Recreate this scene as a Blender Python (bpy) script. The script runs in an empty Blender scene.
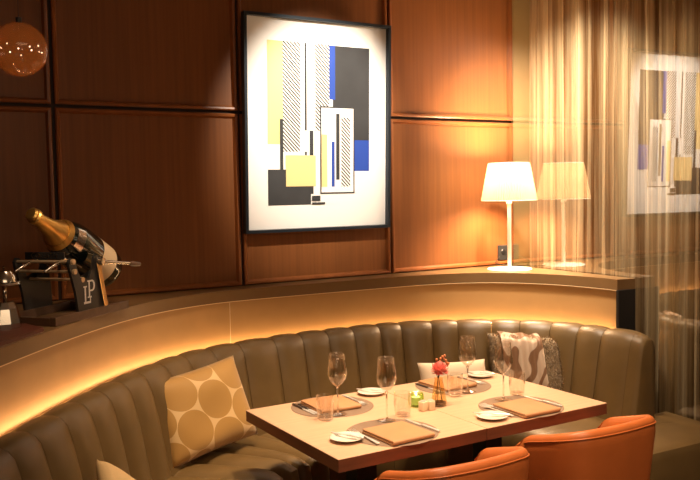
import bpy, bmesh, math, random
from mathutils import Vector, Matrix
random.seed(7)
C = bpy.context.scene.collection
PI = math.pi
def R(d): return math.radians(d)

# ------------------------------------------------------------------ materials
def nodes(name):
    m = bpy.data.materials.new(name); m.use_nodes = True
    nt = m.node_tree; nt.nodes.clear()
    out = nt.nodes.new('ShaderNodeOutputMaterial')
    return m, nt, out
def N(nt, t, **kw):
    n = nt.nodes.new(t)
    for k, v in kw.items():
        if k.startswith('i_'):
            n.inputs[k[2:].replace('_', ' ')].default_value = v
        else:
            setattr(n, k, v)
    return n
def principled(name, col, rough=.5, metal=0., var=0., vscale=(6, 6, 6), bump=0., bscale=60, spec=.5, sheen=0., coat=0., trans=0., ior=1.45):
    m, nt, out = nodes(name)
    b = N(nt, 'ShaderNodeBsdfPrincipled')
    b.inputs['Roughness'].default_value = rough; b.inputs['Metallic'].default_value = metal
    b.inputs['Specular IOR Level'].default_value = spec
    b.inputs['Sheen Weight'].default_value = sheen; b.inputs['Coat Weight'].default_value = coat
    b.inputs['Transmission Weight'].default_value = trans; b.inputs['IOR'].default_value = ior
    b.inputs['Base Color'].default_value = (*col, 1)
    nt.links.new(b.outputs[0], out.inputs[0])
    tc = N(nt, 'ShaderNodeTexCoord')
    if var:
        mp = N(nt, 'ShaderNodeMapping'); mp.inputs['Scale'].default_value = vscale
        nz = N(nt, 'ShaderNodeTexNoise'); nz.inputs['Scale'].default_value = 1; nz.inputs['Detail'].default_value = 6
        rp = N(nt, 'ShaderNodeValToRGB')
        rp.color_ramp.elements[0].position = .3; rp.color_ramp.elements[1].position = .72
        rp.color_ramp.elements[0].color = (*[c*(1-var) for c in col], 1)
        rp.color_ramp.elements[1].color = (*[min(1, c*(1+var)) for c in col], 1)
        nt.links.new(tc.outputs['Object'], mp.inputs[0]); nt.links.new(mp.outputs[0], nz.inputs[0])
        nt.links.new(nz.outputs[0], rp.inputs[0]); nt.links.new(rp.outputs[0], b.inputs['Base Color'])
    if bump:
        n2 = N(nt, 'ShaderNodeTexNoise'); n2.inputs['Scale'].default_value = bscale; n2.inputs['Detail'].default_value = 3
        bp = N(nt, 'ShaderNodeBump'); bp.inputs['Strength'].default_value = bump; bp.inputs['Distance'].default_value = .004
        nt.links.new(tc.outputs['Object'], n2.inputs[0]); nt.links.new(n2.outputs[0], bp.inputs['Height'])
        nt.links.new(bp.outputs[0], b.inputs['Normal'])
    return m
def thin_glass(name, tint, refl, rough=0., base=.03, power=4):
    """a clear sheet: lets light straight through, mirrors more at grazing angles"""
    m, nt, out = nodes(name)
    t = N(nt, 'ShaderNodeBsdfTransparent'); t.inputs[0].default_value = (*tint, 1)
    g = N(nt, 'ShaderNodeBsdfGlossy'); g.inputs['Roughness'].default_value = rough; g.inputs['Color'].default_value = (1, 1, 1, 1)
    lw = N(nt, 'ShaderNodeLayerWeight'); lw.inputs['Blend'].default_value = .5
    pw = N(nt, 'ShaderNodeMath', operation='POWER'); pw.inputs[1].default_value = power
    mu = N(nt, 'ShaderNodeMath', operation='MULTIPLY_ADD'); mu.inputs[1].default_value = refl; mu.inputs[2].default_value = base
    mx = N(nt, 'ShaderNodeMixShader')
    L = nt.links.new
    L(lw.outputs['Facing'], pw.inputs[0]); L(pw.outputs[0], mu.inputs[0]); L(mu.outputs[0], mx.inputs[0])
    L(t.outputs[0], mx.inputs[1]); L(g.outputs[0], mx.inputs[2]); L(mx.outputs[0], out.inputs[0])
    return m
def emission(name, col, s):
    m, nt, out = nodes(name)
    e = N(nt, 'ShaderNodeEmission'); e.inputs[0].default_value = (*col, 1); e.inputs[1].default_value = s
    nt.links.new(e.outputs[0], out.inputs[0]); return m

M = {}
M['veneer'] = principled('mahogany_veneer', (.205, .072, .020), .42, var=.12, vscale=(60, 60, 1.6), bump=.03, bscale=90, spec=.35)
M['moulding'] = principled('mahogany_moulding', (.24, .075, .019), .36, var=.12, vscale=(20, 20, 2), spec=.4)
M['groove'] = principled('dark_groove', (.035, .015, .007), .7)
M['olive'] = principled('olive_jamb_paint', (.36, .31, .15), .7, var=.06)
M['plaster'] = principled('dark_plaster', (.16, .10, .065), .8, var=.1)
M['ceiling'] = principled('ceiling_paint', (.24, .17, .12), .9)
M['floorwood'] = principled('dark_floor_oak', (.10, .055, .03), .45, var=.35, vscale=(3, 40, 1))
M['night'] = principled('night_outside', (.035, .022, .014), .9)
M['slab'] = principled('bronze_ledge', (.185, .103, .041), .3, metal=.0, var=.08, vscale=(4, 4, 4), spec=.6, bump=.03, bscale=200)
M['lit_edge'] = principled('pale_lit_edge', (.85, .60, .32), .4)  # pale tone paints the light caught along the slab's lower edge
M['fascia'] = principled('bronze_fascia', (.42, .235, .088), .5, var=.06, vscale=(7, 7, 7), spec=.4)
M['dark_metal'] = principled('blackened_metal', (.018, .017, .018), .4, metal=.3)
M['leather'] = principled('olive_leather', (.148, .09, .032), .40, var=.10, vscale=(9, 9, 9), bump=.12, bscale=260, spec=.5)
M['plinth'] = principled('plinth_black', (.02, .015, .012), .6)
M['oak'] = principled('pale_oak_top', (.64, .40, .25), .4, var=.07, vscale=(4, 60, 4), spec=.45)
M['oak_edge'] = principled('table_edge_walnut', (.20, .065, .032), .45, var=.2, vscale=(4, 4, 40))
M['pedestal'] = principled('pedestal_black', (.016, .018, .024), .45, metal=.4)
M['orange'] = principled('orange_leather', (.54, .14, .032), .42, var=.07, vscale=(10, 10, 10), bump=.08, bscale=220)
M['walnut_leg'] = principled('walnut_leg', (.10, .045, .02), .5)
M['frame'] = principled('blued_steel_frame', (.035, .045, .058), .32, metal=.55)
M['paper'] = principled('white_paper', (.84, .83, .80), .8)
M['yellow'] = principled('ink_pale_yellow', (.80, .60, .27), .7)
M['black_ink'] = principled('ink_charcoal', (.03, .032, .035), .6, var=.25, vscale=(4, 4, 4))
M['blue_ink'] = principled('ink_blue', (.015, .06, .36), .6)
M['white_enamel'] = principled('white_enamel', (.80, .74, .66), .35)
M['socket'] = principled('socket_black', (.03, .028, .027), .35)
M['placemat'] = principled('taupe_placemat', (.25, .165, .108), .6, bump=.2, bscale=300)
M['napkin'] = principled('tan_leather_folder', (.50, .25, .115), .5, var=.06, vscale=(12, 12, 12), bump=.1, bscale=200)
M['china'] = principled('white_china', (.82, .77, .68), .2, coat=.3)
M['steel'] = principled('polished_steel', (.86, .83, .78), .34, metal=.65)
M['steel_dark'] = principled('dark_cutlery_steel', (.16, .13, .11), .28, metal=.9)
M['chrome'] = principled('worn_chrome', (.62, .57, .5), .2, metal=1)
M['rack_metal'] = principled('rack_black_metal', (.035, .033, .033), .38, metal=.5)
M['rack_wood'] = principled('rack_dark_wood', (.085, .042, .022), .4, var=.2, vscale=(30, 6, 30))
M['bronze_rod'] = principled('bronze_rod', (.50, .36, .22), .35, metal=.6)
M['brass'] = principled('aged_brass_strap', (.48, .29, .12), .32, metal=.9)
M['bottle'] = principled('dark_bottle_glass', (.006, .010, .008), .06, spec=.8, coat=.6)
M['foil'] = principled('gold_foil', (.90, .55, .16), .36, metal=1, bump=.25, bscale=70)
M['label'] = principled('cream_label', (.72, .56, .36), .55)
M['logo'] = principled('white_logo_paint', (.8, .76, .7), .5)
M['red_reflection'] = principled('red_brown_reflection', (.12, .035, .02), .45, var=.2, vscale=(4, 30, 4))
M['fur'] = principled('taupe_fur', (.38, .275, .16), .8, var=.1, vscale=(30, 30, 30), sheen=.4)
M['cream_cloth'] = principled('cream_cushion_cloth', (.78, .62, .46), .8, bump=.15, bscale=180)
M['straw_cloth'] = principled('straw_gold_cloth', (.68, .46, .22), .8, bump=.15, bscale=180)
M['petal'] = principled('coral_petal', (.92, .29, .25), .55, var=.2, vscale=(40, 40, 40))
M['stem_green'] = principled('stem_dark_green', (.06, .06, .02), .6)
M['berry'] = principled('orange_brown_berry', (.50, .17, .06), .45)
M['wax'] = principled('white_wax', (.85, .8, .7), .5)
M['green_glass'] = thin_glass('green_glass', (.78, .91, .56), .5, 0.1, .06)
M['cream_ceramic'] = principled('cream_ceramic', (.80, .62, .42), .35)
M['amber_vase'] = thin_glass('amber_vase_glass', (.965, .89, .74), .6, 0., .05, 3)
M['clear'] = thin_glass('clear_glass', (.975, .965, .95), .8, 0., .05, 2.4)
M['amber_globe'] = principled('amber_globe_glass', (.80, .30, .07), .06, spec=.9); M['amber_globe'].node_tree.nodes['Principled BSDF'].inputs['Alpha'].default_value = .38
M['solid_glass'] = principled('solid_clear_glass', (1, .98, .96), .02, trans=1., ior=1.45)
M['window'] = thin_glass('window_glass', (.95, .93, .88), .25, 0., .30, 3)
M['led'] = emission('warm_led', (1, .62, .30), 32)
M['bulb'] = emission('warm_bulb', (1, .62, .30), 30)
M['bead'] = emission('sparkle_bead', (1, .66, .42), 9)
M['downlight'] = emission('downlight_lens', (1, .70, .42), 12)
M['cable'] = principled('dark_cable', (.02, .015, .012), .5)

def shade_mat():
    m, nt, out = nodes('pleated_cream_shade')
    d = N(nt, 'ShaderNodeBsdfDiffuse'); d.inputs[0].default_value = (.50, .40, .27, 1)
    t = N(nt, 'ShaderNodeBsdfTranslucent'); t.inputs[0].default_value = (.135, .098, .055, 1)
    mx = N(nt, 'ShaderNodeMixShader'); mx.inputs[0].default_value = .6
    nt.links.new(d.outputs[0], mx.inputs[1]); nt.links.new(t.outputs[0], mx.inputs[2]); nt.links.new(mx.outputs[0], out.inputs[0])
    return m
M['shade'] = shade_mat()
def curtain_mat():
    m, nt, out = nodes('sheer_painted_gaps')
    L = nt.links.new
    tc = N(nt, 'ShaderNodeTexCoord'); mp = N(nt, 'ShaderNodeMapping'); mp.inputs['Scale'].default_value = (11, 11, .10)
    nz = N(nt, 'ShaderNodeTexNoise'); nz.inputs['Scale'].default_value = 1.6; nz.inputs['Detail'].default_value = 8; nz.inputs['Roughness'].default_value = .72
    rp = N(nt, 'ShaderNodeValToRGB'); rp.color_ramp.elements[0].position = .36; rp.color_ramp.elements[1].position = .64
    rp.color_ramp.elements[0].color = (.13, .066, .024, 1); rp.color_ramp.elements[1].color = (.93, .76, .50, 1)  # brown end paints the dark gaps between folds into the cloth
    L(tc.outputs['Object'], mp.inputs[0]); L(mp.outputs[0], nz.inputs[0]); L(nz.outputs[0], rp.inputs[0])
    d = N(nt, 'ShaderNodeBsdfDiffuse'); L(rp.outputs[0], d.inputs[0])
    t = N(nt, 'ShaderNodeBsdfTranslucent'); L(rp.outputs[0], t.inputs[0])
    mx = N(nt, 'ShaderNodeMixShader'); mx.inputs[0].default_value = .3
    L(d.outputs[0], mx.inputs[1]); L(t.outputs[0], mx.inputs[2])
    tr = N(nt, 'ShaderNodeBsdfTransparent'); m2 = N(nt, 'ShaderNodeMixShader'); m2.inputs[0].default_value = .9
    L(tr.outputs[0], m2.inputs[1]); L(mx.outputs[0], m2.inputs[2]); L(m2.outputs[0], out.inputs[0])
    return m
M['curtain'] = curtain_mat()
def hatch_mat():
    m, nt, out = nodes('diagonal_hatch_print'); L = nt.links.new
    tc = N(nt, 'ShaderNodeTexCoord'); sp = N(nt, 'ShaderNodeSeparateXYZ'); L(tc.outputs['Object'], sp.inputs[0])
    ad = N(nt, 'ShaderNodeMath', operation='ADD'); L(sp.outputs[0], ad.inputs[0]); L(sp.outputs[2], ad.inputs[1])
    mu = N(nt, 'ShaderNodeMath', operation='MULTIPLY'); L(ad.outputs[0], mu.inputs[0]); mu.inputs[1].default_value = 46
    fr = N(nt, 'ShaderNodeMath', operation='FRACT'); L(mu.outputs[0], fr.inputs[0])
    lt = N(nt, 'ShaderNodeMath', operation='LESS_THAN'); L(fr.outputs[0], lt.inputs[0]); lt.inputs[1].default_value = .5
    mix = N(nt, 'ShaderNodeMix', data_type='RGBA'); L(lt.outputs[0], mix.inputs[0])
    mix.inputs[6].default_value = (.84, .83, .80, 1); mix.inputs[7].default_value = (.03, .03, .033, 1)
    b = N(nt, 'ShaderNodeBsdfPrincipled'); b.inputs['Roughness'].default_value = .75; L(mix.outputs[2], b.inputs['Base Color']); L(b.outputs[0], out.inputs[0])
    return m
M['hatch'] = hatch_mat()
def disc_cloth():
    """gold cloth printed with rows of big touching discs, cream stars between them"""
    m, nt, out = nodes('gold_disc_print'); L = nt.links.new
    tc = N(nt, 'ShaderNodeTexCoord'); ds = []
    for off in ((.30, 0, .28), (.80, 0, .78)):
        mp = N(nt, 'ShaderNodeMapping'); mp.inputs['Scale'].default_value = (3.35, 0, 5.5); mp.inputs['Rotation'].default_value = (0, R(5), 0); mp.inputs['Location'].default_value = off
        fr = N(nt, 'ShaderNodeVectorMath', operation='FRACTION'); sb = N(nt, 'ShaderNodeVectorMath', operation='SUBTRACT'); sb.inputs[1].default_value = (.5, 0, .5)
        ml = N(nt, 'ShaderNodeVectorMath', operation='MULTIPLY'); ml.inputs[1].default_value = (1.72, 0, 1)
        ln = N(nt, 'ShaderNodeVectorMath', operation='LENGTH')
        L(tc.outputs['Object'], mp.inputs[0]); L(mp.outputs[0], fr.inputs[0]); L(fr.outputs[0], sb.inputs[0]); L(sb.outputs[0], ml.inputs[0]); L(ml.outputs[0], ln.inputs[0]); ds.append(ln)
    mn = N(nt, 'ShaderNodeMath', operation='MINIMUM'); L(ds[0].outputs['Value'], mn.inputs[0]); L(ds[1].outputs['Value'], mn.inputs[1])
    lt = N(nt, 'ShaderNodeMath', operation='LESS_THAN'); lt.inputs[1].default_value = .49; L(mn.outputs[0], lt.inputs[0])
    mix = N(nt, 'ShaderNodeMix', data_type='RGBA'); L(lt.outputs[0], mix.inputs[0])
    mix.inputs[6].default_value = (.74, .50, .23, 1); mix.inputs[7].default_value = (.47, .255, .06, 1)
    nz = N(nt, 'ShaderNodeTexNoise'); nz.inputs['Scale'].default_value = 260
    bp = N(nt, 'ShaderNodeBump'); bp.inputs['Strength'].default_value = .2; bp.inputs['Distance'].default_value = .003; L(tc.outputs['Object'], nz.inputs[0]); L(nz.outputs[0], bp.inputs['Height'])
    b = N(nt, 'ShaderNodeBsdfPrincipled'); b.inputs['Roughness'].default_value = .62; b.inputs['Sheen Weight'].default_value = .3
    L(mix.outputs[2], b.inputs['Base Color']); L(bp.outputs[0], b.inputs['Normal']); L(b.outputs[0], out.inputs[0])
    return m
M['disc_cloth'] = disc_cloth()
def scarf_mat():
    m, nt, out = nodes('swirl_print_silk'); L = nt.links.new
    tc = N(nt, 'ShaderNodeTexCoord'); wv = N(nt, 'ShaderNodeTexWave'); wv.inputs['Scale'].default_value = 3.6; wv.inputs['Distortion'].default_value = 13; wv.inputs['Detail'].default_value = 1.5; wv.inputs['Detail Scale'].default_value = 1.2
    rp = N(nt, 'ShaderNodeValToRGB'); rp.color_ramp.elements[0].position = .28; rp.color_ramp.elements[1].position = .42
    rp.color_ramp.elements[0].color = (.40, .22, .12, 1); rp.color_ramp.elements[1].color = (.90, .72, .56, 1)
    L(tc.outputs['Object'], wv.inputs[0]); L(wv.outputs['Fac'], rp.inputs[0])
    b = N(nt, 'ShaderNodeBsdfPrincipled'); b.inputs['Roughness'].default_value = .4; L(rp.outputs[0], b.inputs['Base Color']); L(b.outputs[0], out.inputs[0])
    return m
M['scarf'] = scarf_mat()

# ------------------------------------------------------------------ mesh helpers
def link(name, bm, mats, parent=None, smooth=False, loc=(0, 0, 0), angle=None):
    bmesh.ops.recalc_face_normals(bm, faces=bm.faces[:])
    me = bpy.data.meshes.new(name)
    bm.to_mesh(me); bm.free()
    if not isinstance(mats, (list, tuple)): mats = [mats]
    for m in mats: me.materials.append(m)
    if smooth:
        for p in me.polygons: p.use_smooth = True
        if angle: me.set_sharp_from_angle(angle=R(angle))
    o = bpy.data.objects.new(name, me); C.objects.link(o); o.location = loc
    if parent: o.parent = parent
    return o
def tag(o, label, cat, group=None, kind=None):
    if label: o['label'] = label
    if cat: o['category'] = cat
    if group: o['group'] = group
    if kind: o['kind'] = kind
    return o
def thing(name, label, cat, loc=(0, 0, 0), rz=0., group=None):
    o = bpy.data.objects.new(name, None); C.objects.link(o); o.empty_display_size = .05
    o.location = loc; o.rotation_euler = (0, 0, rz)
    return tag(o, label, cat, group)
def structure(o): o['kind'] = 'structure'; return o
def dup(root, loc, rz=0., label=None, group=None):
    r = root.copy(); C.objects.link(r); r.location = loc; r.rotation_euler = (root.rotation_euler.x, root.rotation_euler.y, rz)
    if label: r['label'] = label
    if group: r['group'] = group
    for ch in list(root.children):
        c = ch.copy(); C.objects.link(c); c.parent = r
        for g in list(ch.children):
            d = g.copy(); C.objects.link(d); d.parent = c
    return r
def box(bm, x0, x1, y0, y1, z0, z1, bev=0., seg=2, mi=0, mtx=None):
    v = [bm.verts.new(p) for p in ((x0, y0, z0), (x1, y0, z0), (x1, y1, z0), (x0, y1, z0), (x0, y0, z1), (x1, y0, z1), (x1, y1, z1), (x0, y1, z1))]
    fs = [bm.faces.new([v[i] for i in q]) for q in ((3, 2, 1, 0), (4, 5, 6, 7), (0, 1, 5, 4), (1, 2, 6, 5), (2, 3, 7, 6), (3, 0, 4, 7))]
    for f in fs: f.material_index = mi
    if mtx: bmesh.ops.transform(bm, matrix=mtx, verts=v)
    if bev:
        es = list({e for f in fs for e in f.edges})
        r = bmesh.ops.bevel(bm, geom=es, offset=bev, segments=seg, affect='EDGES', profile=.5)
        for f in r['faces']: f.material_index = mi
def lathe(bm, prof, seg=32, mi=0, ctr=(0, 0, 0), mtx=None):
    rings = []
    allv = []
    for r, z in prof:
        if r < 1e-6:
            v = bm.verts.new((ctr[0], ctr[1], ctr[2]+z)); rings.append([v]); allv.append(v)
        else:
            ring = [bm.verts.new((ctr[0]+r*math.cos(2*PI*k/seg), ctr[1]+r*math.sin(2*PI*k/seg), ctr[2]+z)) for k in range(seg)]
            rings.append(ring); allv += ring
    for a, b in zip(rings, rings[1:]):
        for k in range(seg):
            k2 = (k+1) % seg
            if len(a) == 1 and len(b) == 1: break
            if len(a) == 1: f = bm.faces.new((a[0], b[k], b[k2]))
            elif len(b) == 1: f = bm.faces.new((a[k], b[0], a[k2]))
            else: f = bm.faces.new((a[k], b[k], b[k2], a[k2]))
            f.material_index = mi
    if mtx: bmesh.ops.transform(bm, matrix=mtx, verts=allv)
def tube(bm, pts, r, seg=10, mi=0, caps=True):
    pts = [Vector(p) for p in pts]
    rs = r if isinstance(r, (list, tuple)) else [r]*len(pts)
    rings = []
    up = Vector((0, 0, 1)); prev = None
    for i, p in enumerate(pts):
        t = (pts[min(i+1, len(pts)-1)]-pts[max(i-1, 0)]).normalized()
        if prev is None:
            a = up if abs(t.z) < .9 else Vector((1, 0, 0)); n = (a-t*a.dot(t)).normalized()
        else: n = (prev-t*prev.dot(t)).normalized()
        prev = n; b = t.cross(n)
        rings.append([bm.verts.new(p+(n*math.cos(2*PI*k/seg)+b*math.sin(2*PI*k/seg))*rs[i]) for k in range(seg)])
    for a, b in zip(rings, rings[1:]):
        for k in range(seg):
            bm.faces.new((a[k], a[(k+1) % seg], b[(k+1) % seg], b[k])).material_index = mi
    if caps:
        bm.faces.new(rings[0][::-1]).material_index = mi; bm.faces.new(rings[-1]).material_index = mi
def prism(bm, poly, z0, z1, mi=0):
    a = [bm.verts.new((x, y, z0)) for x, y in poly]; b = [bm.verts.new((x, y, z1)) for x, y in poly]
    n = len(poly)
    for k in range(n): bm.faces.new((a[k], a[(k+1) % n], b[(k+1) % n], b[k])).material_index = mi
    f1 = bm.faces.new(a[::-1]); f2 = bm.faces.new(b)
    f1.material_index = mi; f2.material_index = mi
    bmesh.ops.triangulate(bm, faces=[f1, f2])
def strip(bm, rows, mi=0, close=False):
    vs = [[bm.verts.new(p) for p in r] for r in rows]
    for a, b in zip(vs, vs[1:]):
        for k in range(len(a)-(0 if close else 1)):
            bm.faces.new((a[k], a[(k+1) % len(a)], b[(k+1) % len(a)], b[k])).material_index = mi
    return vs
class Path:
    """smooth plan curve through points, sampled by arc length"""
    def __init__(s, pts, n=24):
        P = [Vector((*p, 0)) for p in pts]; out = []
        P = [P[0]*2-P[1]]+P+[P[-1]*2-P[-2]]
        for i in range(1, len(P)-2):
            for k in range(n):
                t = k/n; a, b, c, d = P[i-1:i+3]
                out.append(.5*((2*b)+(c-a)*t+(2*a-5*b+4*c-d)*t*t+(-a+3*b-3*c+d)*t**3))
        out.append(P[-2])
        for _ in range(30):
            out = [out[0]]+[(out[i-1]+2*out[i]+out[i+1])/4 for i in range(1, len(out)-1)]+[out[-1]]
        s.P = out; s.S = [0]
        for a, b in zip(out, out[1:]): s.S.append(s.S[-1]+(b-a).length)
        s.L = s.S[-1]
    def at(s, d):
        if d <= 0: return s.P[0]+(s.P[0]-s.P[1]).normalized()*(-d)
        if d >= s.L: return s.P[-1]+(s.P[-1]-s.P[-2]).normalized()*(d-s.L)
        lo, hi = 0, len(s.S)-1
        while hi-lo > 1:
            m = (lo+hi)//2
            if s.S[m] <= d: lo = m
            else: hi = m
        t = (d-s.S[lo])/(s.S[hi]-s.S[lo]); return s.P[lo].lerp(s.P[hi], t)
    def nrm(s, d):   # points into the booth
        t = (s.at(d+.03)-s.at(d-.03)).normalized(); return Vector((t.y, -t.x, 0))
    def near(s, x, y):
        q = Vector((x, y, 0)); i = min(range(len(s.P)), key=lambda k: (s.P[k]-q).length); return s.S[i]
    def offset(s, w, step=.04, s0=0, s1=None):
        s1 = s.L if s1 is None else s1; n = max(2, int((s1-s0)/step)); return [s.at(s0+(s1-s0)*k/n)+s.nrm(s0+(s1-s0)*k/n)*w for k in range(n+1)]

# ------------------------------------------------------------------ camera
f_px, yaw, pitch, roll, H = 826.30, R(30.904), R(3.403), R(-1.071), 1.6536
cy_, sy_ = math.cos(yaw), math.sin(yaw)
fw = Vector((sy_*math.cos(pitch), cy_*math.cos(pitch), -math.sin(pitch))); rt = Vector((cy_, -sy_, 0)); up = rt.cross(fw)
r2 = rt*math.cos(roll)+up*math.sin(roll); u2 = up*math.cos(roll)-rt*math.sin(roll)
cd = bpy.data.cameras.new('camera'); cam = bpy.data.objects.new('camera', cd); C.objects.link(cam)
m4 = Matrix((r2, u2, -fw)).transposed().to_4x4(); m4.translation = (0, 0, H)
cam.matrix_world = m4; cd.sensor_width = 36; cd.lens = f_px/700*36; cd.clip_start = .02
bpy.context.scene.camera = cam

# ------------------------------------------------------------------ the room
YW, XE, ZC = 4.2286, 3.81, 3.05
X0, YB, XR = -2.2, -2.4, 4.30
def slab(name, *b, m, **k):
    bm = bmesh.new(); box(bm, *b); return structure(link(name, bm, m))
slab('floor', X0, XR, YB, YW+.1, -.1, 0, m=M['floorwood'])
slab('ceiling', X0, XR, YB, YW+.1, ZC, ZC+.1, m=M['ceiling'])
slab('wall_left', X0-.1, X0, YB, YW+.1, 0, ZC, m=M['plaster'])
slab('wall_rear', X0, XR, YB-.1, YB, 0, ZC, m=M['plaster'])
slab('wall_right', XR, XR+.1, YB, YW+.1, 0, ZC, m=M['night'])
slab('wall_back', X0, XE, YW, YW+.1, 0, ZC, m=M['groove'])
slab('wall_return', XE, XR, YW+.012, YW+.1, 0, ZC, m=M['olive'])
# veneered panels, each with a raised bead and a shadow gap to the next one
GX = [-1.13, -.14, .851, 1.827, 2.815, XE-.004+.009]; GZ = [1.136, 2.094, ZC+.02]; GAP = .009
n_tr = 0
for i in range(5):
    for j in range(2):
        xa, xb, za, zb = GX[i]+GAP, GX[i+1]-GAP, GZ[j]+GAP, GZ[j+1]-GAP
        bm = bmesh.new(); box(bm, xa, xb, YW-.006, YW, za, zb)
        n_tr += 1
        o = structure(link('wall_panel_%d' % n_tr, bm, M['veneer']))
        bm = bmesh.new(); w, t = .026, .017   # mitred bead with a sloping inner side
        rows = []
        for (ins, y) in ((0, YW-.004), (0, YW-t-.004), (.006, YW-t-.008), (w-.01, YW-t-.006), (w, YW-.006)):
            rows.append([(xa+ins, y, za+ins), (xb-ins, y, za+ins), (xb-ins, y, zb-ins), (xa+ins, y, zb-ins)])
        strip(bm, rows, close=True)
        structure(link('trim_%d' % n_tr, bm, M['moulding']))

# window glass: a tall pane in front of the curtain, a little out of square
TH = R(-2.282); CG = 3.592
def gx(y): return (CG-math.sin(TH)*y)/math.cos(TH)
bm = bmesh.new()
v = [bm.verts.new(p) for p in ((gx(-.2), -.2, .0), (gx(4.22), 4.22, .0), (gx(4.22), 4.22, ZC), (gx(-.2), -.2, ZC))]
bm.faces.new(v)
structure(link('window_1', bm, M['window']))

# sheer curtains on the far side of the glass
def curtain(y0, y1, label, seed):
    rnd = random.Random(seed); bm = bmesh.new(); rows = []
    n = int(abs(y1-y0)/.006); ph = [rnd.uniform(0, 6.28) for _ in range(4)]
    for k in range(n+1):
        y = y0+(y1-y0)*k/n
        col = []
        for q, z in enumerate([.02, .5, 1., 1.5, 2., 2.5, ZC-.02]):
            s = z/ZC
            x = 3.93+.036*math.sin(2*PI*y/.105+ph[0]+.35*math.sin(y*5+ph[1]))*(1-.25*s)+.012*math.sin(2*PI*y/.043+ph[2]+s*.8)+.012*math.sin(2*PI*y/.33+ph[3])
            col.append((x, y+.01*math.sin(z*1.3+y*9), z))
        rows.append(col)
    strip(bm, rows)
    return tag(link('sheer_curtain', bm, M['curtain'], smooth=True), label, 'curtain', None)
curtain(4.21, 3.02, 'pale pleated sheer curtain behind the table lamp at the wood wall', 3)
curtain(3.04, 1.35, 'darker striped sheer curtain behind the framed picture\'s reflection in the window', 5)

# ------------------------------------------------------------------ ledge with its bronze fascia and hidden light
lp = Path([(-.22, 2.22), (0, 2.50), (.25, 2.80), (.44, 3.05), (.69, 3.37), (.95, 3.66), (1.2, 3.87), (1.45, 4.0), (1.73, 4.06), (2.3, 4.055), (2.9, 4.02), (3.18, 3.94), (3.38, 3.78), (3.51, 3.55), (3.565, 3.3), (3.572, 3.12)])
ZL = 1.14
led = thing('ledge', 'long curved bronze ledge running behind the green banquette', 'ledge', (1.9, 3.9, 0))
def at_root(o, root):     # part meshes are made in room coordinates
    o.parent = root; o.matrix_parent_inverse = Matrix.Identity(4); o.location = -Vector(root.location); return o
front = [(p.x, p.y) for p in lp.offset(0)]
xr = 3.695
nb = min(range(len(front)), key=lambda i: (front[i][0]-3.38)**2+(front[i][1]-3.78)**2); nf = len(front)
back = [(-.22+(3.735+.22)*i/nb, YW-.003) for i in range(nb+1)]+[(3.735+(xr-3.735)*(i-nb)/(nf-1-nb), YW-.003+(3.10-YW+.003)*(i-nb)/(nf-1-nb)) for i in range(nb+1, nf)]
bm = bmesh.new()
v0 = [[bm.verts.new((x, y, z)) for x, y in pp_] for pp_, z in ((front, ZL), (back, ZL), (back, ZL-.058), (front, ZL-.058))]
for i in range(nf-1):
    for q in range(4):
        a_, b_ = v0[q], v0[(q+1) % 4]; bm.faces.new((a_[i], a_[i+1], b_[i+1], b_[i]))
for i in (0, nf-1): bm.faces.new([v0[q][i] for q in range(4)])
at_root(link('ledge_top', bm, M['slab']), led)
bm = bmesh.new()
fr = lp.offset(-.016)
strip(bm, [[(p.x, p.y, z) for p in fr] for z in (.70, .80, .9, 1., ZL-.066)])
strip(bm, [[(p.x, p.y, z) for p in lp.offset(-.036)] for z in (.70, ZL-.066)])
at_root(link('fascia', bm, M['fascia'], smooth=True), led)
bm = bmesh.new()   # pale strip painting the lit line under the slab, then the fascia seam
g = lp.offset(.0006); strip(bm, [[(p.x, p.y, z) for p in g] for z in (ZL-.0625, ZL-.0585)])
at_root(link('lit_edge_strip', bm, M['lit_edge'], smooth=True), led)
sm = lp.near(1.69, 4.06); bm = bmesh.new(); a, b = lp.at(sm-.0015)+lp.nrm(sm)*-.0150, lp.at(sm+.0015)+lp.nrm(sm)*-.0150
strip(bm, [[(a.x, a.y, z), (b.x, b.y, z)] for z in (.75, ZL-.067)])
at_root(link('fascia_seam', bm, M['label']), led)
bm = bmesh.new(); box(bm, 3.56, xr, 3.10, 3.118, 0.0, ZL-.058); box(bm, xr-.012, xr, 3.118, YW-.05, 0.0, ZL-.058)
e = at_root(link('end_panel', bm, M['dark_metal']), led); e['label'] = 'black end panel of the ledge'
bm = bmesh.new()
a, b = lp.offset(.004), lp.offset(.022)
strip(bm, [[(p.x, p.y, .836) for p in a], [(p.x, p.y, .836) for p in b]])
e = at_root(link('light_strip', bm, M['led']), led); e['label'] = 'glowing warm light strip'

# ------------------------------------------------------------------ banquette
bp_ = Path([(.0, 2.18), (.18, 2.44), (.35, 2.68), (.58, 2.98), (.80, 3.24), (1.01, 3.46), (1.14, 3.575), (1.29, 3.70), (1.46, 3.785), (1.63, 3.84), (1.83, 3.88), (2.0, 3.90), (2.17, 3.905), (2.33, 3.9), (2.5, 3.895), (2.66, 3.865), (2.81, 3.81), (2.95, 3.735), (3.10, 3.63), (3.22, 3.51), (3.32, 3.38), (3.38, 3.22), (3.405, 3.05), (3.425, 2.87)])
seams = [(.348, 2.682), (.455, 2.82), (.565, 2.965), (.68, 3.10), (.79, 3.23), (.904, 3.345), (1.02, 3.465), (1.15, 3.59), (1.30, 3.705), (1.463, 3.785), (1.633, 3.84), (1.834, 3.885), (2.004, 3.908), (2.172, 3.9), (2.332, 3.902), (2.498, 3.90), (2.634, 3.87), (2.81, 3.81), (2.946, 3.739), (3.105, 3.63), (3.223, 3.51), (3.33, 3.37), (3.385, 3.21), (3.405, 3.05)]
ss = [0, .17]+[bp_.near(*q) for q in seams]+[bp_.L]
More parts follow.
